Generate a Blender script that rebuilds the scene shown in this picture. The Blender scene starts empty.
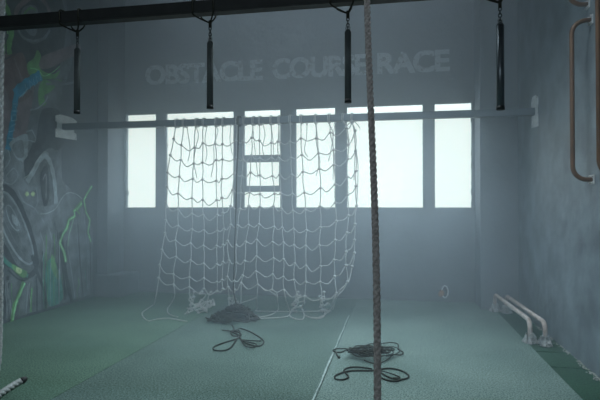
import bpy, bmesh, math, random
from mathutils import Vector, Matrix
random.seed(7)
S = bpy.context.scene
COL = S.collection
PI = math.pi
# ------------------------------------------------------------------ camera
f = 510.0
YAW = math.atan(95/f); PITCH = math.atan(7/f); EYE = 1.6
cam_d = bpy.data.cameras.new('camera'); cam_d.sensor_width = 36; cam_d.lens = f*36/600
cam_d.clip_start = .05; cam_d.clip_end = 300
cam = bpy.data.objects.new('camera', cam_d); COL.objects.link(cam)
cam.location = (0, 0, EYE); cam.rotation_euler = (PI/2+PITCH, 0, YAW)
S.camera = cam
Fv = Vector((-math.sin(YAW)*math.cos(PITCH), math.cos(YAW)*math.cos(PITCH), math.sin(PITCH)))
Rv = Vector((math.cos(YAW), math.sin(YAW), 0)); Uv = Rv.cross(Fv); Cv = Vector((0, 0, EYE))
def P(x, y, X=None, Y=None, Z=None):
    """point of the place seen at photo position x,y on a wall / floor plane"""
    d = Fv + Rv*((x-300)/f) + Uv*((200-y)/f)
    if X is not None: t = (X-Cv.x)/d.x
    elif Y is not None: t = (Y-Cv.y)/d.y
    else: t = (Z-Cv.z)/d.z
    return Cv + d*t
XL, XR, YB, YF, ZC = -5.28, 1.88, 8.95, -3.0, 5.7
YP = 8.38      # front of the pillars
# ------------------------------------------------------------------ materials
def nt(name):
    m = bpy.data.materials.new(name); m.use_nodes = True
    n = m.node_tree.nodes; return m, n, m.node_tree.links, n['Principled BSDF']
def mat(name, col, rough=.6, metal=0, var=.12, scale=8, bump=0, bscale=60, col2=None, stretch=(1, 1, 1), spec=.5):
    m, n, l, b = nt(name)
    tc = n.new('ShaderNodeTexCoord'); mp = n.new('ShaderNodeMapping'); mp.inputs['Scale'].default_value = stretch
    l.new(tc.outputs['Object'], mp.inputs['Vector'])
    no = n.new('ShaderNodeTexNoise'); no.inputs['Scale'].default_value = scale; no.inputs['Detail'].default_value = 6
    l.new(mp.outputs[0], no.inputs['Vector'])
    cr = n.new('ShaderNodeValToRGB')
    c2 = col2 or tuple(min(1, c*(1+var)) for c in col)
    c1 = col if col2 else tuple(c*(1-var) for c in col)
    cr.color_ramp.elements[0].position = .35; cr.color_ramp.elements[1].position = .65
    cr.color_ramp.elements[0].color = (*c1, 1); cr.color_ramp.elements[1].color = (*c2, 1)
    l.new(no.outputs['Fac'], cr.inputs['Fac']); l.new(cr.outputs['Color'], b.inputs['Base Color'])
    b.inputs['Roughness'].default_value = rough; b.inputs['Metallic'].default_value = metal
    b.inputs['Specular IOR Level'].default_value = spec
    if bump:
        n2 = n.new('ShaderNodeTexNoise'); n2.inputs['Scale'].default_value = bscale; n2.inputs['Detail'].default_value = 8
        l.new(mp.outputs[0], n2.inputs['Vector'])
        bp = n.new('ShaderNodeBump'); bp.inputs['Strength'].default_value = bump; bp.inputs['Distance'].default_value = .02
        l.new(n2.outputs['Fac'], bp.inputs['Height']); l.new(bp.outputs[0], b.inputs['Normal'])
    return m
M = {}
M['wall'] = mat('slate_grey_painted_concrete', (.12, .145, .17), .8, var=.10, scale=2.2, bump=.25, bscale=9)
M['wall_r'] = mat('trowelled_grey_concrete', (.15, .19, .215), .55, var=.28, scale=3.0, bump=.5, bscale=7)
M['lintel'] = M['wall']
M['ceil'] = mat('dark_ceiling', (.05, .055, .06), .9)
M['floor'] = mat('concrete_floor', (.14, .15, .15), .9, bump=.3)
def turf(name, a, b_, scale=1.0):
    m, n, l, b = nt(name)
    tc = n.new('ShaderNodeTexCoord')
    mp = n.new('ShaderNodeMapping'); mp.inputs['Scale'].default_value = (1, 1, 1); l.new(tc.outputs['Object'], mp.inputs['Vector'])
    no = n.new('ShaderNodeTexNoise'); no.inputs['Scale'].default_value = 62; no.inputs['Detail'].default_value = 4; no.inputs['Roughness'].default_value = .8
    l.new(mp.outputs[0], no.inputs['Vector'])
    big = n.new('ShaderNodeTexNoise'); big.inputs['Scale'].default_value = 1.1; big.inputs['Detail'].default_value = 4
    l.new(tc.outputs['Object'], big.inputs['Vector'])
    cr = n.new('ShaderNodeValToRGB'); cr.color_ramp.elements[0].position = .40; cr.color_ramp.elements[1].position = .60
    cr.color_ramp.elements[0].color = (*a, 1); cr.color_ramp.elements[1].color = (*b_, 1)
    l.new(no.outputs['Fac'], cr.inputs['Fac'])
    mx = n.new('ShaderNodeMix'); mx.data_type = 'RGBA'; mx.blend_type = 'MULTIPLY'; mx.inputs[0].default_value = .45
    cb = n.new('ShaderNodeValToRGB'); cb.color_ramp.elements[0].position = .35; cb.color_ramp.elements[1].position = .65
    cb.color_ramp.elements[0].color = (.55, .6, .58, 1); cb.color_ramp.elements[1].color = (1.15, 1.1, 1.1, 1)
    l.new(big.outputs['Fac'], cb.inputs['Fac']); l.new(cr.outputs['Color'], mx.inputs[6]); l.new(cb.outputs['Color'], mx.inputs[7])
    l.new(mx.outputs[2], b.inputs['Base Color']); b.inputs['Roughness'].default_value = .9; b.inputs['Specular IOR Level'].default_value = .15
    bp = n.new('ShaderNodeBump'); bp.inputs['Strength'].default_value = .7; bp.inputs['Distance'].default_value = .015
    l.new(no.outputs['Fac'], bp.inputs['Height']); l.new(bp.outputs[0], b.inputs['Normal'])
    return m
M['turf_green'] = turf('short_green_turf', (.042, .10, .072), (.16, .27, .205))
M['turf_mid'] = turf('worn_grey_green_turf', (.032, .07, .06), (.17, .255, .23))
M['turf_right'] = turf('pale_grey_green_turf', (.05, .10, .09), (.25, .35, .325))
M['turf_dark'] = turf('dark_green_turf', (.02, .06, .042), (.05, .125, .085))
M['black_steel'] = mat('black_steel', (.022, .026, .026), .55, .3, spec=.3)
M['grey_steel'] = mat('grey_steel', (.10, .135, .16), .5, .5, var=.06)
M['pipe'] = mat('dark_grey_pipe', (.075, .09, .09), .8, 0, var=.1, spec=.1)
M['pipe_shiny'] = mat('shiny_dark_pipe', (.09, .11, .12), .35, .6, var=.1)
M['chrome'] = mat('bright_steel', (.35, .38, .4), .3, .9)
M['plate'] = mat('pale_zinc_plate', (.62, .66, .68), .6, .1, var=.1)
M['bolt'] = mat('bolt_steel', (.6, .6, .6), .4, .7)
M['copper'] = mat('copper_brown_pipe', (.11, .058, .028), .5, .2, var=.2, scale=5)
M['rope_net'] = mat('pale_grey_cord', (.42, .45, .45), .85, var=.1, scale=200)
M['rope_brown'] = mat('brown_grey_rope', (.34, .32, .30), .9, var=.3, scale=60, bump=.4, bscale=200)
M['rope_top'] = M['rope_brown']
M['rope_white'] = mat('white_rope', (.36, .39, .385), .9, var=.2, scale=60, bump=.3, bscale=200)
M['rope_dark'] = mat('black_cord', (.025, .027, .022), .9, var=.3, scale=50, spec=.1)
M['rope_mound'] = mat('black_wound_cord', (.016, .017, .018), .9, var=.3, scale=50, spec=.1)
M['rope_worn'] = mat('worn_dark_cord', (.07, .065, .06), .9, var=.3, scale=50, spec=.1)
M['tape'] = mat('black_tape', (.015, .017, .018), .6)
M['tube_white'] = mat('dusty_white_tube', (.42, .37, .35), .6, var=.25, scale=14, bump=.2)
M['wrap'] = mat('crumpled_clear_film', (.33, .36, .37), .35, var=.35, scale=25, bump=.9, bscale=40)
M['frame'] = mat('grey_window_frame', (.14, .18, .2), .5, var=.05)
M['dust'] = mat('white_plaster_crumbs', (.36, .38, .37), .9, var=.3, scale=40)
M['seam'] = mat('white_line_paint', (.27, .35, .345), .9, var=.3, scale=20)
M['letter'] = None
# glass
m, n, l, b = nt('window_glass'); n.remove(b)
tr = n.new('ShaderNodeBsdfTransparent'); tr.inputs[0].default_value = (.96, .985, .97, 1)
gl = n.new('ShaderNodeBsdfGlossy'); gl.inputs['Roughness'].default_value = .02
fr = n.new('ShaderNodeFresnel'); fr.inputs[0].default_value = 1.25
mx = n.new('ShaderNodeMixShader'); l.new(fr.outputs[0], mx.inputs[0]); l.new(tr.outputs[0], mx.inputs[1]); l.new(gl.outputs[0], mx.inputs[2])
l.new(mx.outputs[0], n['Material Output'].inputs['Surface']); M['glass'] = m
# worn stencil paint
m, n, l, b = nt('worn_pale_letter_paint')
b.inputs['Base Color'].default_value = (.44, .485, .51, 1); b.inputs['Roughness'].default_value = .85
tc = n.new('ShaderNodeTexCoord'); no = n.new('ShaderNodeTexNoise'); no.inputs['Scale'].default_value = 14; no.inputs['Detail'].default_value = 8
l.new(tc.outputs['Object'], no.inputs['Vector'])
cr = n.new('ShaderNodeValToRGB'); cr.color_ramp.elements[0].position = .36; cr.color_ramp.elements[1].position = .46
cr.color_ramp.elements[0].color = (0.42,)*3+(1,); cr.color_ramp.elements[1].color = (1, 1, 1, 1)
l.new(no.outputs['Fac'], cr.inputs['Fac']); l.new(cr.outputs['Color'], b.inputs['Alpha']); M['letter'] = m
def paint(name, col, var=.25, scale=6):
    return mat(name, col, .8, var=var, scale=scale)
MU = dict(base=paint('mural_slate', (.19, .225, .25)), dark=paint('mural_charcoal', (.09, .108, .125)), grey=paint('mural_pale_grey', (.38, .45, .48)),
          mid=paint('mural_mid_grey', (.24, .28, .31)), green=paint('mural_green', (.17, .42, .16)), lime=paint('mural_lime', (.36, .80, .42)),
          teal=paint('mural_teal', (.09, .36, .30)), blue=paint('mural_blue', (.05, .32, .50)), brown=paint('mural_brown', (.20, .15, .155)),
          white=paint('mural_white', (.5, .58, .56)), yellow=paint('mural_yellow', (.55, .72, .38)), sky=paint('mural_sky_blue', (.32, .60, .72)),
          plum=paint('mural_plum', (.26, .22, .24)))
# ------------------------------------------------------------------ mesh helpers
def obj(name, bm, m, parent=None, smooth=False):
    me = bpy.data.meshes.new(name); bm.normal_update(); bm.to_mesh(me); bm.free()
    if m is not None:
        for q in (m if isinstance(m, (list, tuple)) else [m]): me.materials.append(q)
    if smooth:
        for p in me.polygons: p.use_smooth = True
    o = bpy.data.objects.new(name, me); COL.objects.link(o)
    if parent is not None:
        o.parent = parent; o.matrix_parent_inverse = Matrix.Translation(-parent.location)
    return o
def bx(bm, a, b_, mi=0):
    a = Vector(a); b_ = Vector(b_)
    r = bmesh.ops.create_cube(bm, size=1, matrix=Matrix.Translation((a+b_)/2) @ Matrix.Diagonal((*[abs(b_[i]-a[i]) for i in range(3)], 1)))
    for v in r['verts']:
        for fc in v.link_faces: fc.material_index = mi
    return r
def box(a, b_, bev=0):
    bm = bmesh.new(); bx(bm, a, b_)
    if bev: bmesh.ops.bevel(bm, geom=bm.edges[:], offset=bev, segments=2, affect='EDGES')
    return bm
def tag(o, label=None, cat=None, group=None, kind=None):
    if label: o['label'] = label
    if cat: o['category'] = cat
    if group: o['group'] = group
    if kind: o['kind'] = kind
    return o
def empty(name, loc, label, cat, group=None):
    o = bpy.data.objects.new(name, None); COL.objects.link(o); o.location = loc; o.empty_display_size = .1
    return tag(o, label, cat, group)
def struct(name, bm, m, smooth=False):
    o = obj(name, bm, m, None, smooth); o['kind'] = 'structure'; return o
def smooth_path(pts, n=6, closed=False):
    pts = [Vector(p) for p in pts]; out = []; N = len(pts)
    rng = range(N) if closed else range(N-1)
    for i in rng:
        if closed: p0, p1, p2, p3 = pts[(i-1) % N], pts[i], pts[(i+1) % N], pts[(i+2) % N]
        else: p0, p1, p2, p3 = pts[max(i-1, 0)], pts[i], pts[i+1], pts[min(i+2, N-1)]
        for k in range(n):
            t = k/n
            out.append(.5*((2*p1)+(-p0+p2)*t+(2*p0-5*p1+4*p2-p3)*t*t+(-p0+3*p1-3*p2+p3)*t**3))
    if not closed: out.append(pts[-1])
    return out
def tube(bm, pts, r, sides=6, closed=False, prof=None, twist=0, mi=0, caps=True):
    """sweep a round (or lobed) section along pts; r number or list"""
    pts = [Vector(p) for p in pts]; N = len(pts)
    rr = r if isinstance(r, (list, tuple)) else [r]*N
    tang = []
    for i in range(N):
        a = pts[(i-1) % N] if (closed or i > 0) else pts[i]; c = pts[(i+1) % N] if (closed or i < N-1) else pts[i]
        t = (c-a); tang.append(t.normalized() if t.length > 1e-9 else Vector((0, 0, 1)))
    t0 = tang[0]; nrm = t0.orthogonal().normalized(); rings = []; s = 0
    for i in range(N):
        t = tang[i]
        if i:
            q = tang[i-1].rotation_difference(t); nrm = (q @ nrm); nrm = (nrm-t*nrm.dot(t)).normalized(); s += (pts[i]-pts[i-1]).length
        bn = t.cross(nrm); ring = []
        for k in range(sides):
            a = 2*PI*k/sides
            rad = rr[i]*(prof(a) if prof else 1)
            aa = a+twist*s
            ring.append(bm.verts.new(pts[i]+(nrm*math.cos(aa)+bn*math.sin(aa))*rad))
        rings.append(ring)
    for i in range(N if closed else N-1):
        A = rings[i]; B = rings[(i+1) % N]
        for k in range(sides):
            fc = bm.faces.new((A[k], A[(k+1) % sides], B[(k+1) % sides], B[k])); fc.material_index = mi; fc.smooth = True
    if not closed and caps:
        try: bm.faces.new(rings[0][::-1]).material_index = mi; bm.faces.new(rings[-1]).material_index = mi
        except Exception: pass
def cyl(bm, a, b_, r, sides=16, r2=None):
    tube(bm, [a, b_], [r, r if r2 is None else r2], sides)
def blob(bm, c, r, sx=1, sy=1, sz=1, sub=1):
    bmesh.ops.create_icosphere(bm, subdivisions=sub, radius=r, matrix=Matrix.Translation(c) @ Matrix.Diagonal((sx, sy, sz, 1)))
lobes = lambda a: .80+.20*abs(math.cos(1.5*a))**.6*1.0

# ------------------------------------------------------------------ room shell
T = .25
struct('floor', box((XL-T, YF-T, -.2), (XR+T, YB+.4, -.012)), M['floor'])
struct('ceiling', box((XL-T, YF-T, ZC), (XR+T, YB+.4, ZC+.2)), M['ceil'])
struct('wall_left', box((XL-T, YF-T, -.012), (XL, YB+.35, ZC)), M['wall'])
struct('wall_right', box((XR, YF-T, -.012), (XR+T, YB+.35, ZC)), M['wall_r'])
struct('wall_rear', box((XL, YF-T, -.012), (XR, YF, ZC)), M['wall'])
# window wall: sill, lintel and piers between the openings
Z0, Z1 = 1.575, 3.375
edges = [(125.5, 156), (165, 234), (243, 281), (295, 336), (346, 424), (434, 473)]
XW = [(P(a, 208, Y=YB).x, P(b_, 208, Y=YB).x) for a, b_ in edges]
bm = bmesh.new()
bx(bm, (XL, YB, -.012), (XR, YB+.07, Z0)); bx(bm, (XL, YB, Z1), (XR, YB+.07, ZC))
cuts = [XL]+[v for w in XW for v in w]+[XR]
for i in range(0, len(cuts), 2): bx(bm, (cuts[i], YB, Z0), (cuts[i+1], YB+.07, Z1))
struct('wall_back', bm, M['wall'])
# piers that stand forward of the window wall, on both sides
bm = bmesh.new(); bx(bm, (XL, YP, -.012), (XW[0][0]-.03, YB, ZC)); struct('wall_pier_left', bm, M['wall'])
bm = bmesh.new(); bx(bm, (XW[5][1]+.03, YP, -.012), (XR, YB, ZC)); struct('wall_pier_right', bm, M['wall'])
struct('trim_1', box((XL, YP-.10, -.012), (XW[0][0]+.28, YB, .385), .015), M['wall'])
# crumbled render along the outer jambs
for idx, (xj, sg) in enumerate(((XW[0][0], 1), (XW[5][1], -1))):
    bm = bmesh.new(); z = Z0
    while z < Z1-.02:
        h = random.uniform(.04, .14); w = random.uniform(.008, .03)*(1.6 if random.random() < .2 else 1)
        bx(bm, (xj-sg*.01, YB-.02, z), (xj+sg*w, YB+.05, min(z+h, Z1))); z += h
    bmesh.ops.bevel(bm, geom=bm.edges[:], offset=.004, segments=1, affect='EDGES')
    struct('trim_%d' % (idx+2), bm, M['wall_r'])
# windows
for i, (a, b_) in enumerate(XW):
    bm = bmesh.new(); w = .018; y0, y1 = YB+.012, YB+.06
    bx(bm, (a, y0, Z0), (a+w, y1, Z1)); bx(bm, (b_-w, y0, Z0), (b_, y1, Z1))
    bx(bm, (a+w, y0, Z0), (b_-w, y1, Z0+w)); bx(bm, (a+w, y0, Z1-w), (b_-w, y1, Z1))
    if i == 2:
        zt = P(262, 159, Y=YB+.1).z; zb = P(262, 189, Y=YB+.1).z
        bx(bm, (a+w, y0-.01, zt-.065), (b_-w, y1, zt+.065)); bx(bm, (a+w, y0-.02, zb-.055), (b_-w, y1, zb+.055))
        bx(bm, (a+w, y0-.02, zb+.055), (a+w+.04, y1, zt-.07)); bx(bm, (b_-w-.02, y0-.02, zb+.055), (b_-w, y1, zt-.07))
    wo = obj('window_%d' % (i+1), bm, M['frame']); wo['kind'] = 'structure'
    obj('glass', box((a+w, YB+.035, Z0+w), (b_-w, YB+.041, Z1-w)), M['glass'], wo)

# ------------------------------------------------------------------ haze in the room
hz = bmesh.new(); bx(hz, (XL-.1, 4.15, -.1), (XR+.1, YB+.1, ZC+.1))
m = bpy.data.materials.new('thin_haze'); m.use_nodes = True; nn = m.node_tree.nodes; nn.clear()
out = nn.new('ShaderNodeOutputMaterial'); vs = nn.new('ShaderNodeVolumeScatter')
vs.inputs['Color'].default_value = (.78, .90, 1.0, 1); vs.inputs['Density'].default_value = HAZE = .095
vs.inputs['Anisotropy'].default_value = .6
m.node_tree.links.new(vs.outputs[0], out.inputs['Volume'])
tag(obj('haze', hz, m), 'thin blue grey haze filling the whole hall', 'haze', kind='stuff')

# ------------------------------------------------------------------ turf
XA, XB, XC = -2.815, -.652, 1.53
def strip(x0, x1, y0, y1, m, label, t=.012, top=0.0):
    bm = box((x0, y0, top-t), (x1, y1, top)); o = obj('turf_strip', bm, m); tag(o, label, 'artificial turf'); return o
strip(XL, XA-.006, YF, YB, M['turf_green'], 'green turf strip lying along the foot of the painted mural wall')
strip(XA, XB-.006, YF, YB, M['turf_mid'], 'middle grey-green turf strip running under the hanging net')
strip(XB, XC, YF, YB, M['turf_right'], 'palest turf strip, right of the white line, under the two-loop black cord')
d0 = P(560, 352, Z=0).y; d1 = P(575, 367.5, Z=0).y
sl = [(d0, YB, 'long dark green turf piece beneath the two low white bars'), (d1, d0-.03, 'small dark green turf piece just in front of the low white bars'),
      (YF, d1-.03, 'dark green turf piece by the right wall, nearest the viewer')]
for a, b_, lb in sl: strip(XC+.005, XR, a, b_, M['turf_dark'], lb, t=.014, top=-.002)
bm = bmesh.new()
pts = []; y = 3.0
while y < 7.6:
    pts.append((XB-.02+random.uniform(-.004, .004), y)); y += .12
for (xa, ya), (xb, yb) in zip(pts, pts[1:]):
    w = random.uniform(.005, .010)
    vs_ = [bm.verts.new(v) for v in ((xa-w, ya, .0015), (xa+w, ya, .0015), (xb+w, yb, .0015), (xb-w, yb, .0015))]
    bm.faces.new(vs_)
bmesh.ops.recalc_face_normals(bm, faces=bm.faces[:])
tag(obj('white_seam_tape', bm, M['seam']), 'thin white line of tape along the seam between two turf strips', 'tape')
bm = bmesh.new()
for k in range(170):
    y = random.uniform(4.6, 6.15) if k < 120 else random.uniform(6.15, 7.4)
    blob(bm, (XR-abs(random.gauss(0, .022))-.008, y, .004), random.uniform(.003, .010), random.uniform(.8, 1.8), random.uniform(.8, 2.2), .8)
tag(obj('plaster_crumbs', bm, M['dust']), 'line of white plaster crumbs at the foot of the right wall', 'rubble', kind='stuff')

# ------------------------------------------------------------------ mural on the left wall
bm = bmesh.new(); layer = [0]; mk = list(MU)
def poly(c, pts, sm=True, closed=True):
    layer[0] += 1; off = XL+.0015+layer[0]*.00018
    w = [P(x, y, X=off) for x, y in pts]
    if sm: w = smooth_path(w, 4, closed=True)
    fc = bm.faces.new([bm.verts.new(v) for v in w]); fc.material_index = mk.index(c)
def stroke(c, pts, wd, taper=False, closed=False, sm=True):
    layer[0] += 1; off = XL+.0015+layer[0]*.00018
    w = [P(x, y, X=off) for x, y in pts]
    if sm: w = smooth_path(w, 5, closed=closed)
    N = len(w); L = []; Rr = []
    for i in range(N):
        a = w[(i-1) % N] if (closed or i) else w[0]; b_ = w[(i+1) % N] if (closed or i < N-1) else w[-1]
        t = (b_-a).normalized(); s = Vector((0, -t.z, t.y)); q = (wd/100)*(.25+.75*(1-i/N) if taper else 1)*(1+.12*math.sin(i*1.7))
        L.append(bm.verts.new(w[i]+s*q/2)); Rr.append(bm.verts.new(w[i]-s*q/2))
    for i in range(N if closed else N-1):
        j = (i+1) % N; fc = bm.faces.new((L[i], L[j], Rr[j], Rr[i])); fc.material_index = mk.index(c)
# ground of the picture
poly('base', [(-60, 352), (-60, -60), (58, -60), (66, 0), (73, 60), (60, 100), (62, 180), (80, 200), (93, 230), (92, 294), (50, 307), (0, 322)], sm=False)
poly('plum', [(-50, 110), (-50, 60), (0, 50), (30, 60), (34, 90), (28, 125), (24, 150), (5, 165), (-40, 170)])
poly('mid', [(-40, 165), (0, 150), (20, 148), (28, 158), (22, 175), (30, 185), (40, 190), (50, 215), (55, 240), (40, 260), (20, 240), (5, 195), (-40, 200)])
poly('dark', [(26, 178), (24, 160), (29, 152), (33, 142), (36, 140), (40, 115), (46, 108), (60, 112), (64, 140), (58, 150), (50, 148), (44, 152), (34, 168)])
# top: green hose, grey wheel arch, brown can, splashes
poly('dark', [(-30, 0), (0, -30), (50, -30), (62, 0), (66, 30), (58, 70), (40, 75), (20, 62), (0, 50), (-20, 40)])
stroke('green', [(-6, -20), (3, 0), (9, 14), (12, 30), (9, 45), (10, 55)], 9)
stroke('green', [(-10, 36), (0, 38), (4, 46), (1, 56), (-10, 60)], 6)
stroke('lime', [(-8, -10), (1, 6), (6, 20), (8, 34)], 1.8)
stroke('plum', [(14, 20), (18, 8), (27, 0), (36, -4), (46, 4), (50, 14)], 7)
poly('mid', [(22, 22), (22, 10), (30, 5), (37, 8), (38, 24), (35, 36), (27, 32)])
stroke('green', [(24, 14), (30, 8), (36, 10)], 3)
stroke('mid', [(18, 30), (24, 38), (34, 41), (44, 38), (50, 30)], 4)
stroke('base', [(20, 33), (27, 41), (36, 43), (47, 38)], 1.3)
stroke('dark', [(12, -10), (14, 20), (15, 40), (17, 58)], 2.2)
poly('plum', [(40, 58), (58, 50), (78, 44), (80, 52), (66, 60), (50, 68), (40, 68)])
poly('brown', [(0, 62), (20, 52), (25, 58), (32, 84), (30, 96), (14, 104), (6, 90)])
stroke('brown', [(22, 58), (28, 76), (32, 92)], 2.2)
stroke('plum', [(14, 58), (22, 80), (26, 94)], 3.4)
stroke('dark', [(-2, 62), (8, 58), (20, 52), (25, 57), (31, 76), (35, 90)], 1.4)
poly('green', [(27, 64), (34, 58), (37, 50), (41, 56), (39, 66), (45, 72), (54, 74), (60, 70), (56, 78), (46, 80), (38, 82), (32, 86), (35, 78), (29, 74)])
poly('green', [(40, 84), (46, 80), (55, 86), (50, 92), (44, 96), (46, 104), (40, 106), (38, 96)])
stroke('lime', [(30, 68), (38, 70), (44, 76), (53, 72), (60, 66)], 1.2)
stroke('green', [(43, 79), (54, 79), (62, 81)], 1.5)
stroke('mid', [(46, 84), (56, 84), (66, 84), (74, 82)], 3.5)
stroke('dark', [(43, 80), (56, 79), (68, 80)], .8)
# blue lettered band that turns down
stroke('blue', [(41, 75), (33, 80), (24, 86), (15, 94)], 15)
stroke('blue', [(17, 92), (15, 104), (13, 120), (10, 136), (8, 150)], 10)
for q in ([(13, 141), (9, 144), (13, 148)], [(8, 138), (15, 139)], [(9, 132), (15, 130), (10, 127), (16, 124)], [(11, 121), (17, 120), (16, 115), (12, 115), (11, 121)],
          [(12, 111), (18, 111), (15, 107), (18, 104), (13, 104)], [(19, 98), (25, 92)], [(22, 97), (28, 88)], [(27, 92), (25, 84)], [(31, 90), (29, 80), (35, 86), (33, 78)], [(38, 84), (36, 76), (41, 80), (40, 73)]):
    stroke('sky', q, 1.1, sm=False)
# jagged jaw under the lettering
stroke('grey', [(30, 110), (38, 108), (45, 102), (48, 96)], 2.2)
stroke('grey', [(26, 132), (32, 130), (36, 138), (35, 142), (28, 140), (27, 156), (22, 162)], 2.0, sm=False)
poly('grey', [(10, 142), (24, 134), (28, 138), (26, 158), (18, 160), (12, 150)])
poly('mid', [(12, 146), (22, 140), (24, 156), (17, 157)])
# bent grey arm
stroke('grey', [(27, 182), (33, 172), (39, 161), (45, 156), (50, 162), (54, 178), (56, 200), (55, 213)], 8.5)
stroke('white', [(24, 178), (32, 172), (38, 160), (44, 152), (49, 154)], .8)
poly('dark', [(40, 178), (43, 168), (47, 166), (49, 180), (49, 198), (45, 208), (42, 196)])
stroke('mid', [(43, 180), (46, 175), (46, 200)], 2)
poly('mid', [(38, 208), (48, 206), (58, 204), (60, 212), (50, 218), (40, 216)])
stroke('white', [(40, 214), (48, 213), (56, 208), (62, 198), (68, 193), (76, 194), (82, 199)], 1.1)
for x in (27, 33): poly('yellow', [(x-2.2, 194), (x, 191.5), (x+2.2, 194), (x, 196.5)]); 
# wheel
stroke('dark', [(-6, 190), (6, 188), (16, 198), (27, 222), (35, 250), (36, 268), (28, 276), (16, 268), (2, 244)], 9)
stroke('grey', [(-6, 196), (4, 192), (14, 202), (24, 222), (32, 246), (33, 260), (28, 264), (18, 256), (6, 236), (-2, 215)], 3.2)
stroke('grey', [(6, 208), (10, 206), (16, 216), (20, 228), (16, 230), (10, 222)], 1.4, closed=True)
stroke('mid', [(2, 214), (12, 236), (24, 256)], 1.4)
stroke('mid', [(14, 214), (21, 232), (28, 250)], 2.0)
poly('grey', [(12, 214), (17, 219), (18, 226), (13, 222)])
stroke('teal', [(2, 258), (10, 265), (18, 270), (28, 276)], 6)
poly('green', [(12, 264), (20, 268), (27, 272), (24, 278), (15, 272)])
poly('yellow', [(17, 267), (22, 270), (20, 274), (16, 271)])
stroke('dark', [(8, 270), (18, 279), (26, 280), (33, 274)], 2.4)
# running paint below
for q, w_ in (([(-20, 262), (-4, 275), (2, 300), (3, 322)], 9), ([(8, 276), (6, 295), (4, 322)], 4.5), ([(32, 255), (38, 275), (44, 290), (46, 308)], 5.5), ([(60, 232), (63, 250), (66, 275), (72, 302)], 8),
             ([(36, 276), (37, 290), (37, 312)], 3), ([(78, 225), (80, 260), (83, 296)], 3.5), ([(88, 210), (90, 240), (91, 292)], 3), ([(55, 222), (60, 250), (64, 280), (65, 300)], 4)):
    stroke('dark', q, w_)
poly('teal', [(46, 266), (52, 258), (58, 268), (62, 285), (62, 300), (50, 306), (46, 290)])
poly('green', [(52, 254), (56, 264), (60, 280), (55, 276), (51, 266)])
stroke('green', [(24, 282), (19, 295), (14, 308), (12, 322)], 7)
stroke('lime', [(25, 283), (20, 294), (16, 304), (13, 320)], 3.2)
stroke('green', [(32, 288), (31, 300), (31, 312)], 3.5)
stroke('grey', [(8, 280), (9, 300), (8, 320)], 1)
stroke('grey', [(28, 284), (27, 300), (26, 315)], .9)
stroke('grey', [(68, 250), (72, 275), (75, 298)], 1.4)
stroke('mid', [(76, 218), (78, 250), (80, 296)], 2.5)
stroke('grey', [(84, 215), (87, 250), (88, 292)], .9)
# thin drips and highlights between the big shapes
_r = random.Random(11)
for k in range(26):
    x = _r.uniform(2, 90); y0_ = _r.uniform(215, 280) if x > 36 else _r.uniform(278, 300); yb = 322-.30*x
    q = [(x+_r.uniform(-1, 1), y0_+(yb-y0_)*t) for t in (0, .3, .6, 1)]
    stroke(_r.choice(['dark', 'dark', 'grey', 'mid', 'green', 'teal']), q, _r.uniform(.8, 3.2), taper=True)
for q in ([(6, 176), (14, 168), (18, 176), (12, 184), (4, 182)], [(18, 190), (24, 202), (34, 208), (44, 222)], [(36, 188), (38, 200), (34, 212)], [(2, 172), (10, 160), (8, 150)], [(48, 226), (52, 240), (50, 256)], [(40, 232), (44, 246), (42, 262)]):
    stroke('grey', q, 1.1)
# lightning
bolt_ = [(82, 203), (78, 208), (74, 211), (75, 216), (69, 220), (67, 228), (63, 234), (60, 243), (64, 252), (66, 262)]
stroke('green', bolt_, 6.5, sm=False); stroke('lime', bolt_, 2.6, sm=False)
b2 = [(92, 186), (87, 194), (84, 200), (86, 212), (90, 220), (88, 232), (91, 242)]
stroke('green', b2, 5.0, sm=False); stroke('lime', b2, 1.8, sm=False)
stroke('lime', [(75, 213), (72, 225), (69, 235), (68, 246)], 1.0, sm=False)
stroke('green', [(82, 201), (76, 208), (80, 214)], 3)
mu = obj('mural', bm, [MU[k] for k in mk])
tag(mu, 'spray painted mural in greys, green and blue on the left wall', 'mural')

# ------------------------------------------------------------------ painted lettering above the windows
let = empty('wall_lettering', (P(146, 83, Y=YB).x, YB-.002, P(146, 83, Y=YB).z), 'pale worn capitals reading OBSTACLE COURSE RACE above the windows', 'lettering')
def word(txt, x0, x1, zb, ch):
    c = bpy.data.curves.new(txt, 'FONT'); c.body = txt; c.size = 1; c.offset = .012; c.extrude = .003; c.space_character = .93
    o = bpy.data.objects.new('tmp', c); COL.objects.link(o)
    dg = bpy.context.evaluated_depsgraph_get(); me = bpy.data.meshes.new_from_object(o.evaluated_get(dg)); bpy.data.objects.remove(o)
    xs = [v.co.x for v in me.vertices]; ys = [v.co.y for v in me.vertices]
    sx = (x1-x0)/(max(xs)-min(xs)); sz = ch/(max(ys)-min(ys)); mx_, my_ = min(xs), min(ys)
    for v in me.vertices:
        x, y, z = v.co; v.co = (x0+(x-mx_)*sx, YB-.002-z*.5, zb+(y-my_)*sz)
    bm = bmesh.new()
    for dx, dz, dy in ((0, 0, 0), (.013, .010, .0006), (-.013, .010, .0012), (.013, -.010, .0018), (-.013, -.010, .0024)):
        k0 = len(bm.verts); bm.from_mesh(me); bm.verts.ensure_lookup_table()
        for v in bm.verts[k0:]: v.co += Vector((dx, -dy, dz))
    bm.to_mesh(me); bm.free()
    me.materials.clear(); me.materials.append(M['letter'])
    q = bpy.data.objects.new('painted_word', me); COL.objects.link(q); q.parent = let; q.matrix_parent_inverse = Matrix.Translation(-let.location)
for txt, a, b_ in (('OBSTACLE', 146, 262), ('COURSE', 273, 367), ('RACE', 378, 449)):
    word(txt, P(a, 80, Y=YB).x, P(b_, 75, Y=YB).x, 3.915, .36)

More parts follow.
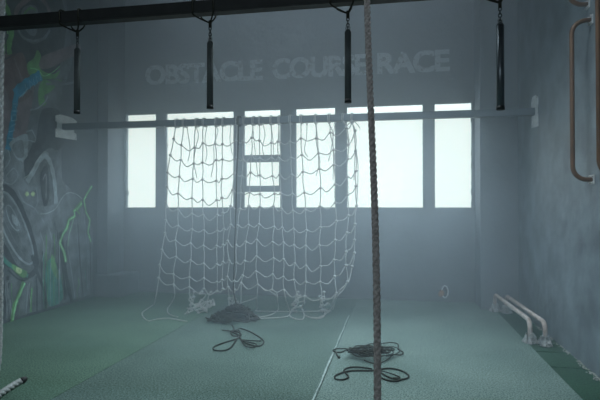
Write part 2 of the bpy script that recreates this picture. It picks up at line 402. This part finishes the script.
# ------------------------------------------------------------------ steel beam with four hanging pipes
BY, BZ = 3.9, 3.18; bs = .10
beam = obj('overhead_beam', box((XL+.001, BY, BZ), (XR-.001, BY+bs, BZ+bs), .006), M['black_steel'])
tag(beam, 'square black steel beam crossing the hall overhead nearest the viewer', 'beam')
def hanging(px, ybot, ytop, label, m, r=.0255, sl=-.13, sr=.045, ring=True):
    yc = BY+bs/2; x0 = P(px, ybot, Y=yc).x; zb = P(px, ybot, Y=yc).z; zt = P(px, ytop, Y=yc).z
    rt = empty('hanging_grip_pipe', (x0, yc, zb), label, 'hanging grip', 'grip pipes hanging from the overhead beam')
    bm = bmesh.new(); cyl(bm, (x0, yc, zb), (x0, yc, zt), r, 20); cyl(bm, (x0, yc, zt-.0005), (x0, yc, zt+.02), r, 20, r*.45); obj('pipe', bm, m, rt)
    bm = bmesh.new(); cyl(bm, (x0, yc, zb-.006), (x0, yc, zb+.02), r*1.06, 20); obj('end_cap', bm, M['black_steel'], rt)
    bm = bmesh.new(); zj = BZ-.075
    # sling wrapped round the beam
    g = .010; jo = Vector((x0, yc, zj))
    pth = [jo, (x0+sl*.7, BY+.02, BZ-.035), (x0+sl, BY-g*.3, BZ-g), (x0+sl, BY-g, BZ+.02), (x0+sl, BY-g, BZ+bs), (x0+sl+.01, BY+bs/2, BZ+bs+g), (x0+sl+.02, BY+bs+g, BZ+bs), (x0+sl+.03, BY+bs+g, BZ), jo]
    tube(bm, smooth_path(pth, 5), .007, 8)
    pth = [jo, (x0+sr*.6, BY+.02, BZ-.035), (x0+sr, BY-g*.3, BZ-g), (x0+sr, BY-g, BZ+.02), (x0+sr, BY-g, BZ+bs), (x0+sr-.01, BY+bs/2, BZ+bs+g), (x0+sr-.02, BY+bs+g, BZ+bs), (x0+sr-.02, BY+bs+g, BZ), jo]
    tube(bm, smooth_path(pth, 5), .007, 8)
    tube(bm, [(x0, yc, zj+.02), (x0, yc, zj-.035)], .013, 10); obj('sling', bm, M['rope_dark'], rt)
    # chain / shackles down to the pipe
    z = zj-.03; k = 0; bm = bmesh.new(); end = zt+.02
    while z > end-.005:
        h = .026; pts = []
        for q in range(14):
            a = 2*PI*q/14; u_ = math.cos(a)*.011; w_ = math.sin(a)*h*.62
            pts.append((x0+(u_ if k % 2 == 0 else 0), yc+(0 if k % 2 == 0 else u_), z-h*.5+w_))
        tube(bm, pts, .0042, 6, closed=True); z -= h*.95; k += 1
    obj('chain', bm, M['pipe'], rt)
    bm = bmesh.new(); pts = [(x0+math.cos(2*PI*q/16)*.016, yc, zt+.032+math.sin(2*PI*q/16)*.018) for q in range(16)]
    tube(bm, pts, .005, 6, closed=True); obj('eye_ring', bm, M['chrome'], rt)
hanging(77, 113, 50, 'leftmost dark grip pipe, in front of the mural', M['pipe'])
hanging(210, 108, 43, 'dark grip pipe hanging over the A and C of the word OBSTACLE', M['pipe'])
hanging(348, 102, 32, 'dark grip pipe just left of the long brown climbing rope', M['pipe'])
hanging(500.5, 109, 25, 'rightmost grip pipe, shinier, beside the end of the window wall', M['pipe_shiny'], r=.028)

# ------------------------------------------------------------------ far crossbar that carries the net
CY, CZ, cs = 7.35, 2.895, .098
cbar = empty('crossbar', (XL, CY, CZ), 'long grey steel crossbar in front of the windows with the net tied on', 'bar')
obj('bar', box((XL+.012, CY, CZ-cs/2), (XR-.012, CY+cs, CZ+cs/2), .005), M['grey_steel'], cbar)
for xw, sg, w1, w2, hh in ((XL, 1, .20, .34, .19), (XR, -1, .17, .15, .22)):
    bm = bmesh.new()
    # notched plate against the wall
    yc = CY+cs/2
    out_ = [(yc-w1, -hh), (yc-w1, -.06), (yc-w1*.8, -.04), (yc-w1*.8, .05), (yc-w1, .07), (yc-w1, hh*.8), (yc-w1*.4, hh), (yc+w2*.6, hh), (yc+w2, hh*.8), (yc+w2, .07), (yc+w2*.8, .04), (yc+w2*.8, -.05), (yc+w2, -.07), (yc+w2, -hh*.9)]
    vv = [bm.verts.new((xw+sg*.002, a, CZ+z)) for a, z in out_]; fc = bm.faces.new(vv)
    ex = bmesh.ops.extrude_face_region(bm, geom=[fc]); bmesh.ops.translate(bm, vec=(sg*.01, 0, 0), verts=[v for v in ex['geom'] if isinstance(v, bmesh.types.BMVert)])
    bmesh.ops.recalc_face_normals(bm, faces=bm.faces[:])
    pl = obj('mounting_plate', bm, M['plate'], cbar)
    for a in (-w1+.03, w2-.04):
        for z in (-hh+.04, -.085, .085, hh-.06):
            bm = bmesh.new(); cyl(bm, (xw+sg*.012, yc+a, CZ+z), (xw+sg*.022, yc+a, CZ+z), .010, 6)
            bo = obj('bolt', bm, M['bolt'], pl); bo.matrix_parent_inverse = Matrix.Identity(4)

# ------------------------------------------------------------------ cargo net
NY = CY-.02
net = empty('cargo_net', (P(260, 318, Y=NY).x, NY, 0), 'sagging pale rope climbing net hanging from the far crossbar to the floor', 'climbing net')
cols = [
 [(173.7,138.9),(170.4,155.2),(167.4,172.4),(167.2,186.6),(165.8,202.4),(165.8,220),(164.9,233),(161.9,249.8),(159.6,265),(158.8,278)],
 [(181.3,145),(180.9,159.9),(179.3,176.6),(178,193.6),(178,210),(178,226),(175.4,240.7),(175.9,257),(173.3,274.3),(173.6,284.8)],
 [(194.4,147.6),(193.9,163.4),(192.9,178.8),(192,198),(192,214),(192,229.5),(190.6,243.6),(190.6,260.6),(189.4,277.4),(189.4,287.4)],
 [(203,143.3),(202.6,162.5),(202.5,179.6),(202.9,199.8),(203,215),(204,230.5),(203.4,245.9),(203.9,263.8),(203.9,278.6),(204,289)],
 [(215.4,144.1),(216.3,159.9),(216.2,180.9),(216.9,200),(217.4,215),(217.3,231),(216.6,246),(217,264.6),(217,282),(217,291)],
 [(222.5,144.1),(222.5,159.4),(222,178.8),(222,197.6),(223,213),(224,229),(223,245),(223,262),(222,280),(223,289)],
 [(236,141),(236,158),(234.9,173),(232.6,190),(230.8,206),(230.8,224.8),(227.6,241),(229,260.6),(227.2,276.9),(228,287)],
 [(243,141),(243,160),(242,176),(241,193),(240,209),(238,225.6),(236.3,245.4),(236.3,262.9),(234.2,281),(235,290)],
 [(251.9,137.7),(251.5,155.5),(250.6,172.6),(249.7,192.4),(248.9,206.2),(248.5,225),(245.6,241.9),(244.7,261),(242.6,275.6),(241,283)],
 [(259.4,140.6),(259.9,158.6),(259.9,175.2),(259.9,194),(259.9,206.7),(259,224.5),(256.6,240),(256.6,256.7),(256,271.6),(257.9,285)],
 [(271.3,142.9),(271.6,158.1),(272.5,176),(274.6,193.6),(273.4,206.2),(274,227),(272.7,242.4),(273.6,258.5),(272.7,274.6),(272,290)],
 [(278.1,141.5),(278.6,158.1),(279.5,175),(280.9,193.6),(281.5,209),(282.2,227.8),(283.6,242.7),(283.6,259.4),(283.2,276.9),(284,290)],
 [(290,142),(291,158),(292,175),(292.5,194),(293,211),(293.5,229),(293.9,245.4),(294.9,263.6),(294,280),(297,295)],
 [(301,138.4),(301.9,155),(303,171.8),(304.4,192.7),(305.4,209.9),(306.6,230.4),(305.8,246),(306,265.9),(305.8,282),(305,296)],
 [(316.2,138.4),(318.5,153.4),(319.5,169),(320.6,188),(320,206.4),(320.6,227.4),(319.4,245.4),(320.6,266.4),(320,282),(321.5,299)],
 [(330.2,132.7),(333.7,149.9),(334,164.6),(335.2,184.4),(335.2,202.9),(336.4,221),(335,240),(334,259.8),(334.6,276.4),(336.4,293)],
 [(346,127.8),(348.6,144.5),(347.7,159),(347.4,177),(347.8,194.9),(348.6,215.5),(346.9,232.6),(346,251.9),(346,265.4),(347.8,281.6)],
 [(352,123),(355.1,130.6),(355.6,151),(356,171),(356,186),(356.5,206),(355,224),(354.4,240),(354.4,252.8),(352,266.4)]]
tops = [176,183.5,196,203.5,216,223,237,244,253,259.5,271,279,290,301,315.5,329,343,352]
RN = .0078
dep = [[NY+.03*math.sin(i*1.9+j*.6)+random.uniform(-.015, .015) for j in range(10)] for i in range(18)]
W = [[P(x, y, Y=dep[i][j]) for j, (x, y) in enumerate(c)] for i, c in enumerate(cols)]
def bar_y(px): return 125.5-(px-176)*.0335
def wrap(bm, x, r=.006, turns=2):
    pts = []; a = cs/2+r; yc = CY+cs/2; n_ = 0
    sq = [(-a, -a), (-a, a), (a, a), (a, -a)]
    for t in range(turns*4+1):
        u_, w_ = sq[t % 4]; pts.append((x+(t/4)*.020-.02*turns/2+random.uniform(-.003, .003), yc+u_, CZ+w_))
    tube(bm, smooth_path(pts, 3), r, 6)
def knot(bm, p, r=.025): blob(bm, p+Vector((0, -.004, 0)), r, 1.1, .8, .9)
tails = {0: None}
for i in range(18):
    bm = bmesh.new(); xt = P(tops[i], bar_y(tops[i]), Y=CY).x
    wrap(bm, xt, turns=2)
    p0 = Vector((xt, CY-.008, CZ-cs/2))
    path = [p0]
    prev = p0
    for j in range(10):
        q = W[i][j]
        mid = (prev+q)/2+Vector((random.uniform(-.012, .012), random.uniform(-.01, .01), 0))
        path += [mid, q]; prev = q
    tube(bm, smooth_path(path, 3), RN, 6)
    for j in range(10): knot(bm, W[i][j])
    # knot just under the bar
    if i in (0, 4, 5, 8, 9, 10, 11, 14, 17): knot(bm, p0+Vector((0, 0, -.02)), .022)
    obj('vertical_rope', bm, M['rope_net'], net)
for j in range(10):
    bm = bmesh.new(); path = []
    for i in range(18):
        path.append(W[i][j])
        if i < 17:
            a, b_ = W[i][j], W[i+1][j]; d = (b_-a).length
            skew = random.uniform(.40, .60)
            path.append(a.lerp(b_, skew)+Vector((0, random.uniform(-.02, .01), -min(.30*d, .07)*random.uniform(.5, 1.25))))
    tube(bm, smooth_path(path, 5), RN, 6); obj('horizontal_rope', bm, M['rope_net'], net)
# loose ends that hang from the bar
ends = [[(164.5,127),(165.5,140),(168,146)],[(187,127),(189,140),(190,150),(188,161)],[(196,127),(198.5,135),(196,147),(194,162),(197,178)],
        [(207,126),(205,140),(207,152),(205.5,161.5)],[(216,126),(218,132),(214,145),(214,160),(211,177)],[(231,125),(230,138),(231,147),(232.5,155)],[(252.5,124),(254,140),(256,160),(258,178)],
        [(263,124),(265,135),(262.5,147),(264,156)],[(271,124),(273,140),(274,157)],[(279,124),(279.5,140),(281,156)],[(307,124),(306.5,137),(304.5,150),(308,157)],[(316,124),(318,145),(318.5,165),(316,176)],
        [(329,123),(333,134),(331,150),(328.5,161)],[(335,123),(333,140),(333.5,160),(333,180)],[(346,124),(349,140),(348,158)],[(352,121),(354,132),(355,150),(354,180)],[(346,127),(352,121),(357,124),(360,128)],
        [(356,150),(358,165),(357.5,190),(356.5,206)]]
for e in ends:
    bm = bmesh.new(); tube(bm, smooth_path([P(x, y, Y=NY-.02+.01*k) for k, (x, y) in enumerate(e)], 5), .0062, 6)
    knot(bm, P(*e[0], Y=NY-.02), .016)
    obj('loose_rope_end', bm, M['rope_net'], net)
# hem that has dropped on the floor
RZ = .012
def fl(pts, z=RZ): return [P(x, y, Z=z) for x, y in pts]
def trail(hang, ground, r=RN, name='trailing_rope', m=None, parent=None):
    bm = bmesh.new(); pts = [P(x, y, Y=NY) for x, y in hang]+fl(ground)
    tube(bm, smooth_path(pts, 5), r, 6); return obj(name, bm, m or M['rope_net'], parent or net)
trail([(158.8,278),(157,290),(155,300)], [(153.5,304.5),(147,309),(142,313),(144,318),(149,320.8),(158,319),(170,318.5),(187,321.5)])
trail([(173.6,285),(174.5,296)], [(170,305),(167.5,309),(168,313),(172,315.5),(178,317)])
trail([(189.4,287),(190,296),(193,302)], [(187,312),(185,314)])
trail([(228,287),(229,300)], [(228,312),(226,316)]); trail([(241,283),(241,300)], [(240,312),(237,316)])
trail([(257.9,285),(257,297)], [(257,309),(258,311),(290,311.5),(330,311)])
trail([(241,283),(250,283),(257,281)], [])if False else None
trail([(272,290),(277,294),(277.5,302)], [(278,310),(270,315),(255,318),(244,321)])
trail([(284,290),(286,300)], [(290,313),(284,317),(262,318.5),(250,320)])
trail([(297,295),(298,303)], [(291,312),(290,316),(296,319),(303,319),(304,313),(302,308)])
trail([(305,296),(304,303)], [(302,309),(306,316),(318,317.5),(326,314)])
trail([(321.5,299),(323,304)], [(325,309),(324,316),(318,318.5),(310,317.5)])
trail([(336.4,293),(333,302)], [(330,310),(326,313),(322,309)])
trail([(352,266.4),(350,277),(345,285),(338,293)], [(333,309),(330,311),(322,308.5)])
trail([(347.8,281.6),(343,290),(336,298)], [(331,309),(326,309),(322,312)])
trail([(223,318)], []) if False else None
# crumpled bunches of net along the hem
for cx_, sp_, cnt in ((194, 4, 6), (202, 5, 8), (211, 5, 7), (234, 6, 7), (298, 6, 5), (324, 5, 6)):
    bm = bmesh.new()
    base = P(cx_, 312, Z=0); cur = P(cx_, 292, Y=base.y-.0); pts = [cur]
    for k in range(cnt*3):
        h = .30*(1-k/(cnt*3))
        pts.append(Vector((base.x+random.uniform(-.09, .09), base.y+random.uniform(-.12, .05), max(.012, h*random.uniform(.3, 1)))))
    tube(bm, smooth_path(pts, 4), RN, 6)
    for p in pts[::3]: knot(bm, p)
    obj('bunched_rope', bm, M['rope_net'], net)
bm = bmesh.new()
pts = [P(241, 283, Y=NY)]+[P(x, y, Y=NY) for x, y in ((248, 291), (255, 289))]
tube(bm, smooth_path([P(240, 303, Y=NY), P(250, 300, Y=NY), P(257, 297, Y=NY)], 5), RN, 6); obj('loose_rope_end', bm, M['rope_net'], net)
bm = bmesh.new(); tube(bm, smooth_path([P(x, y, Y=NY) for x, y in ((257.9, 285), (264, 289), (271, 292), (277, 296))], 5), RN, 6); obj('loose_rope_end', bm, M['rope_net'], net)

# ------------------------------------------------------------------ dark rope heap under the net, with a line up to the crossbar
c0 = P(237, 320, Z=0)
heap = empty('dark_rope_heap', (c0.x, c0.y, 0), 'heap of black cord piled on the turf under the net', 'rope')
bm = bmesh.new(); rr_ = random.Random(3)
for k in range(34):
    t = k/34; R0 = (.27*(1-t)**.7+.04)*rr_.uniform(.8, 1.1); z = .015+.19*t
    ph = rr_.uniform(0, 6.28); pts = []
    for q in range(16):
        a = 2*PI*q/16+ph; rad = R0*rr_.uniform(.6, 1.2)
        pts.append((c0.x-.02*(1-t)+.0*t+math.cos(a)*rad*1.05, c0.y+math.sin(a)*rad*.42, max(.012, z+rr_.uniform(-.02, .02))))
    tube(bm, smooth_path(pts, 3, closed=True), .012, 6, closed=True)
obj('coils', bm, M['rope_mound'], heap)
bm = bmesh.new()
for k in range(12):
    ph = rr_.uniform(0, 6.28); pts = []; R0 = rr_.uniform(.10, .30)
    for q in range(9):
        a = 2*PI*q/9+ph; rad = R0*rr_.uniform(.5, 1.3); zz = max(.014, .23-.75*rad+rr_.uniform(-.02, .03))
        pts.append((c0.x+math.cos(a)*rad*1.1, c0.y+math.sin(a)*rad*.5, zz))
    tube(bm, smooth_path(pts, 4, closed=True), .0085, 6, closed=True)
obj('outer_loop', bm, M['rope_worn'], heap)
bm = bmesh.new()   # tangle on the left of the heap
cl = P(219, 322, Z=0)
for k in range(9):
    pts = []; cx_, cy_ = cl.x+rr_.uniform(-.12, .12), cl.y+rr_.uniform(-.08, .08)
    for q in range(9):
        a = 2*PI*q/9; rad = rr_.uniform(.06, .17); pts.append((cx_+math.cos(a)*rad, cy_+math.sin(a)*rad*.7, .014+rr_.random()*.09))
    tube(bm, smooth_path(pts, 4, closed=True), .0095, 6, closed=True)
obj('tangle', bm, M['rope_dark'], heap)
bm = bmesh.new(); tube(bm, smooth_path(fl([(232, 325), (236, 331), (240, 328.5), (250, 331.5), (262, 339), (263.5, 343), (259, 346), (250, 344.5), (243, 341), (239, 337), (236, 332), (233, 329)], .012), 6), .0085, 6)
tube(bm, smooth_path(fl([(228, 330), (234, 333), (240, 336), (236, 339), (226, 342), (216, 345.5), (213, 348.5), (217, 350.5), (226, 350), (232, 346), (236, 340), (240, 334), (238, 330), (230, 331)], .014), 6), .0085, 6)
tube(bm, smooth_path(fl([(240, 337), (243, 343), (248, 347), (254, 347), (256, 344), (248, 342), (241, 340), (250, 340.5), (261, 341)], .022), 6), .0085, 6)
tube(bm, smooth_path(fl([(222, 330), (230, 331), (238, 332), (241, 335), (234, 336), (231, 333), (236, 330)], .02), 6), .0085, 6)
obj('loose_loop', bm, M['rope_dark'], heap)
bm = bmesh.new(); hp = [P(x, y, Y=NY-.05) for x, y in ((238.5, 123), (238, 150), (236.5, 180), (236, 210), (235, 240), (234.5, 265), (233.5, 290))]+[c0+Vector((-.02, 0, .26)), c0+Vector((0, 0, .17))]
tube(bm, smooth_path(hp, 4), .011, 6); wrap(bm, P(238.5, 123, Y=CY).x, .010, 2); obj('hanging_line', bm, M['rope_dark'], heap)

# ------------------------------------------------------------------ coiled cord right of the white line
c1 = P(370, 352, Z=0)
coil = empty('coiled_cord', (c1.x, c1.y, 0), 'loosely coiled thin black cord lying in two loops on the palest turf strip', 'rope')
bm = bmesh.new()
ell = lambda cx_, cy_, a, b_, n_, ph=0: [(cx_+a*math.cos(2*PI*q/n_+ph), cy_+b_*math.sin(2*PI*q/n_+ph)) for q in range(n_)]
for k in range(16):
    cx_ = 366+rr_.uniform(-4, 7); cy_ = 350.3+rr_.uniform(-1.6, 1.6); a = rr_.uniform(5, 25); b_ = rr_.uniform(1.5, 6.3)
    pts = [(x+rr_.uniform(-4.2, 4.2), y+rr_.uniform(-1.3, 1.3)) for x, y in ell(cx_, cy_, a, b_, 11, rr_.random()*6)]
    tube(bm, smooth_path(fl(pts, .010+.006*k), 4, closed=True), .0065, 6, closed=True)
obj('upper_coil', bm, M['rope_dark'], coil)
bm = bmesh.new()
tube(bm, smooth_path(fl([(352, 350), (345, 348.5), (336, 348.8), (333, 350.5), (336, 352), (342, 352), (346, 350), (352, 352)], .011), 6), .0065, 6)
tube(bm, smooth_path(fl([(336, 352), (337, 355), (339, 357.5)], .011), 4), .009, 6); blob(bm, P(339, 357.3, Z=.012), .018)
tube(bm, smooth_path(fl([(380, 344), (390, 342.5), (398, 344), (398, 349), (403, 352), (401, 355), (393, 355), (388, 359), (380, 363), (372, 363), (364, 360)], .02), 6), .0065, 6)
tube(bm, smooth_path(fl([(384, 347), (394, 347), (400, 350), (396, 354), (386, 356)], .03), 6), .0065, 6)
obj('stray_loop', bm, M['rope_dark'], coil)
bm = bmesh.new()
tube(bm, smooth_path(fl([(372, 368.8), (360, 367.2), (350, 367.3), (344, 370), (346, 373.5), (348.5, 377), (343, 379.5), (336, 379), (335, 376), (340, 373.5), (347, 371.5), (357, 370.5), (372, 370.5), (388, 368.3), (400, 370.2), (408, 374.5), (407.5, 378), (400, 379.3), (391, 378), (383, 374), (376, 369), (379, 376), (387, 380), (396, 381), (403, 379)], .011), 7), .0085, 6)
tube(bm, smooth_path(fl([(376, 370), (386, 372), (395, 375), (400, 377.5), (393, 378)], .02), 6), .0065, 6)
obj('lower_loop', bm, M['rope_dark'], coil)

# ------------------------------------------------------------------ climbing rope
top = P(366.5, -12, Y=3.62); top2 = top+(top-P(376.5, 396, Y=2.95)).normalized()*1.0
a_ = P(369, 10, Y=3.6); b_ = P(377, 400, Y=2.95)
d = (a_-b_).normalized(); tt = a_+d*((ZC-a_.z)/d.z); lo = b_-d*((b_.z-.35)/d.z)
climb = empty('climbing_rope', (lo.x, lo.y, .35), 'long twisted brown climbing rope hanging close to the viewer, right of centre', 'rope')
bm = bmesh.new(); N = 1000
pts = []
for k in range(N+1):
    t = k/N; p = lo.lerp(tt, t); p = p+Vector((.012*math.sin(t*9), 0, 0)); pts.append(p)
tube(bm, pts, .0225, 21, prof=lambda a: .66+.38*abs(math.cos(1.5*a))**.7, twist=50)
obj('rope', bm, M['rope_brown'], climb)
bm = bmesh.new(); cyl(bm, lo+Vector((0, 0, -.03)), lo+Vector((0, 0, .08)), .025, 14); obj('whipped_end', bm, M['tape'], climb)
bm = bmesh.new(); cyl(bm, tt-Vector((0, 0, .06)), tt, .03, 14); obj('ceiling_hook', bm, M['chrome'], climb)
# ------------------------------------------------------------------ pale rope at the left edge
g0 = P(1.0, 200, Y=4.0)
pth = [Vector((g0.x-.05, 4.15, ZC)), Vector((g0.x-.02, 4.05, 4.2)), Vector((g0.x-.012, 4.0, 3.0)), P(-.3, 200, Y=4.0), P(0, 260, Y=4.0), P(-.5, 320, Y=4.0), P(-1.5, 355, Y=4.0), P(-5, 378, Y=4.0), P(-12, 392, Y=4.0),
       P(-14, 399, Z=.028), P(-8, 400, Z=.028), P(0, 394, Z=.028), P(9, 388, Z=.028), P(17, 383, Z=.028), P(21, 381, Z=.028)]
edge = empty('floor_length_rope', (pth[-4].x, pth[-4].y, 0), 'pale twisted rope at the left edge, its taped end lying on the green turf', 'rope')
sp = smooth_path(pth, 60)
# even spacing
ev = [sp[0]]
for p in sp[1:]:
    while (p-ev[-1]).length > .012: ev.append(ev[-1]+(p-ev[-1]).normalized()*.012)
bm = bmesh.new(); tube(bm, ev, .028, 24, prof=lambda a: .60+.44*abs(math.cos(1.5*a))**.7, twist=30); obj('rope', bm, M['rope_white'], edge)
bm = bmesh.new(); tube(bm, [P(20.5, 381.3, Z=.028), P(22.5, 380.3, Z=.028), P(25, 379, Z=.026), P(26.5, 378.4, Z=.024)], [.029, .030, .024, .012], 12); obj('taped_end', bm, M['tape'], edge)

# ------------------------------------------------------------------ copper wall handles
def staple(Y, zb, zt, label):
    so = .18; r = .022; rc = .13
    rt = empty('wall_grab_handle', (XR, Y, zb), label, 'grab handle', 'tall pipe handles on the right wall')
    pts = [Vector((XR-.006, Y, zb))]; xo = XR-so
    pts += [Vector((xo+rc-rc*math.sin(a), Y, zb+rc-rc*math.cos(a))) for a in [PI/2*k/10 for k in range(11)]]
    pts += [Vector((xo, Y, zt-rc-.001+0)), ] if False else []
    pts += [Vector((xo+rc-rc*math.cos(a), Y, zt-rc+rc*math.sin(a))) for a in [PI/2*k/10 for k in range(11)]]
    pts.append(Vector((XR-.006, Y, zt)))
    bm = bmesh.new(); tube(bm, pts, r, 18); obj('pipe', bm, M['copper'], rt)
    for z in (zb, zt):
        bm = bmesh.new(); bx(bm, (XR-.007, Y-.045, z-.045), (XR-.001, Y+.045, z+.045)); fl_ = obj('flange', bm, M['plate'], rt)
        for sy, sz in ((-1, -1), (-1, 1), (1, -1), (1, 1)):
            bm = bmesh.new(); cyl(bm, (XR-.007, Y+sy*.032, z+sz*.032), (XR-.024, Y+sy*.032, z+sz*.032), .009, 6)
            bo = obj('bolt', bm, M['bolt'], fl_); bo.matrix_parent_inverse = Matrix.Identity(4)
staple(5.36, 1.865, 3.415, 'brown pipe handle shown whole on the right wall, flanged at both ends')
staple(5.44, 3.60, 5.1, 'brown pipe handle high up, only its bottom bend in view at the top edge')
staple(4.70, 1.865, 3.85, 'brown pipe handle cut by the right edge of the picture, nearest the viewer')

# ------------------------------------------------------------------ low white bars beside the right wall
def low_bar(xa, ya, xb, yb, h, label, r=.027):
    rt = empty('low_parallel_bar', ((xa+xb)/2, (ya+yb)/2, 0), label, 'exercise bar', 'low white bars by the right wall')
    A = Vector((xa, ya, 0)); B = Vector((xb, yb, 0)); dd = (B-A).normalized(); rc = .10
    pts = [A+Vector((0, 0, .012))]
    pts += [A+dd*(rc-rc*math.cos(a))+Vector((0, 0, h-rc+rc*math.sin(a))) for a in [PI/2*k/8 for k in range(9)]]
    pts += [B-dd*(rc-rc*math.cos(a))+Vector((0, 0, h-rc+rc*math.sin(a))) for a in [PI/2*(8-k)/8 for k in range(9)]]
    pts += [B+Vector((0, 0, .012))]
    bm = bmesh.new(); tube(bm, pts, r, 16); obj('tube', bm, M['tube_white'], rt)
    for q in (A, B):
        bm = bmesh.new(); cyl(bm, q, q+Vector((0, 0, .012)), .06, 18)
        obj('foot_plate', bm, M['plate'], rt)
        bm = bmesh.new(); rw = random.Random(int(q.y*100))
        bmesh.ops.create_cone(bm, cap_ends=False, segments=22, radius1=.075, radius2=.034, depth=.10, matrix=Matrix.Translation(q+Vector((0, 0, .058))))
        bmesh.ops.subdivide_edges(bm, edges=bm.edges[:], cuts=2)
        for v in bm.verts: v.co += Vector((rw.uniform(-.022, .022), rw.uniform(-.03, .03), rw.uniform(-.012, .018))); v.co.z = max(v.co.z, .005)
        obj('film_wrap', bm, M['wrap'], rt)
low_bar(1.50, 8.25, 1.56, 6.42, .262, 'low white exercise bar farther from the right wall')
low_bar(1.645, 8.15, 1.70, 6.32, .262, 'low white exercise bar closest to the right wall')

# ------------------------------------------------------------------ small pipe stub low on the window wall
q = P(443, 291.5, Y=YB); st = empty('pipe_stub', (q.x, YB, q.z), 'small rusty pipe stub with a pale ring low on the window wall', 'pipe')
bm = bmesh.new(); cyl(bm, (q.x-.02, YB, q.z-.02), (q.x-.05, YB-.16, q.z-.02), .045, 16); obj('stub', bm, mat('rusty_pipe', (.30, .17, .11), .7, var=.3, scale=20), st)
bm = bmesh.new(); pts = [(q.x+.03+.05*math.cos(2*PI*k/20), YB-.02, q.z+.1*math.sin(2*PI*k/20)) for k in range(20)]; tube(bm, pts, .012, 8, closed=True); obj('ring', bm, M['plate'], st)

# ------------------------------------------------------------------ light
w = bpy.data.worlds.new('overcast_sky'); S.world = w; w.use_nodes = True
wn = w.node_tree.nodes; wl = w.node_tree.links; bg = wn['Background']; bg.inputs[1].default_value = 1.0
tc = wn.new('ShaderNodeTexCoord'); sx_ = wn.new('ShaderNodeSeparateXYZ'); wl.new(tc.outputs['Generated'], sx_.inputs[0])
cr = wn.new('ShaderNodeValToRGB'); wl.new(sx_.outputs['Z'], cr.inputs['Fac'])
e_ = cr.color_ramp.elements; e_[0].position = .17; e_[0].color = (1.08, 1.21, 1.20, 1); e_[1].position = .42; e_[1].color = (6.6, 8.0, 9.3, 1)
wl.new(cr.outputs['Color'], bg.inputs[0])
for a, b_ in XW:
    ld = bpy.data.lights.new('window_portal', 'AREA'); ld.shape = 'RECTANGLE'; ld.size = b_-a; ld.size_y = Z1-Z0
    ld.cycles.is_portal = True
    lo_ = bpy.data.objects.new('window_portal', ld); COL.objects.link(lo_); lo_.location = ((a+b_)/2, YB+.3, (Z0+Z1)/2); lo_.rotation_euler = (-PI/2, 0, 0)
def area(name, loc, aim, sx, sy, pw, col):
    ld = bpy.data.lights.new(name, 'AREA'); ld.shape = 'RECTANGLE'; ld.size = sx; ld.size_y = sy; ld.energy = pw; ld.color = col
    o = bpy.data.objects.new(name, ld); COL.objects.link(o); o.location = loc
    o.rotation_euler = (Vector(aim)-Vector(loc)).to_track_quat('-Z', 'Y').to_euler(); return o
area('hall_fill_light', (-.7, 4.3, 5.1), (-.7, 5.6, 0), 3.0, .5, 115, (.80, .92, 1)).data.spread = math.radians(100)  # added fill light without a fixture, brightens the turf and net
area('rear_fill_light', (-1.7, -2.4, 2.6), (-1.7, 5.5, 1.2), 4.0, 1.6, 78, (.78, .90, 1))  # added fill behind the camera, lifts walls and ropes facing the viewer
S.cycles.use_denoising = True
S.cycles.max_bounces = 10; S.cycles.diffuse_bounces = 5; S.cycles.volume_bounces = 4; S.cycles.transparent_max_bounces = 12
S.cycles.sample_clamp_indirect = 6
S.view_settings.view_transform = 'Standard'; S.view_settings.look = 'None'; S.view_settings.gamma = 1; S.view_settings.exposure = 0.0
S.view_settings.use_curve_mapping = False
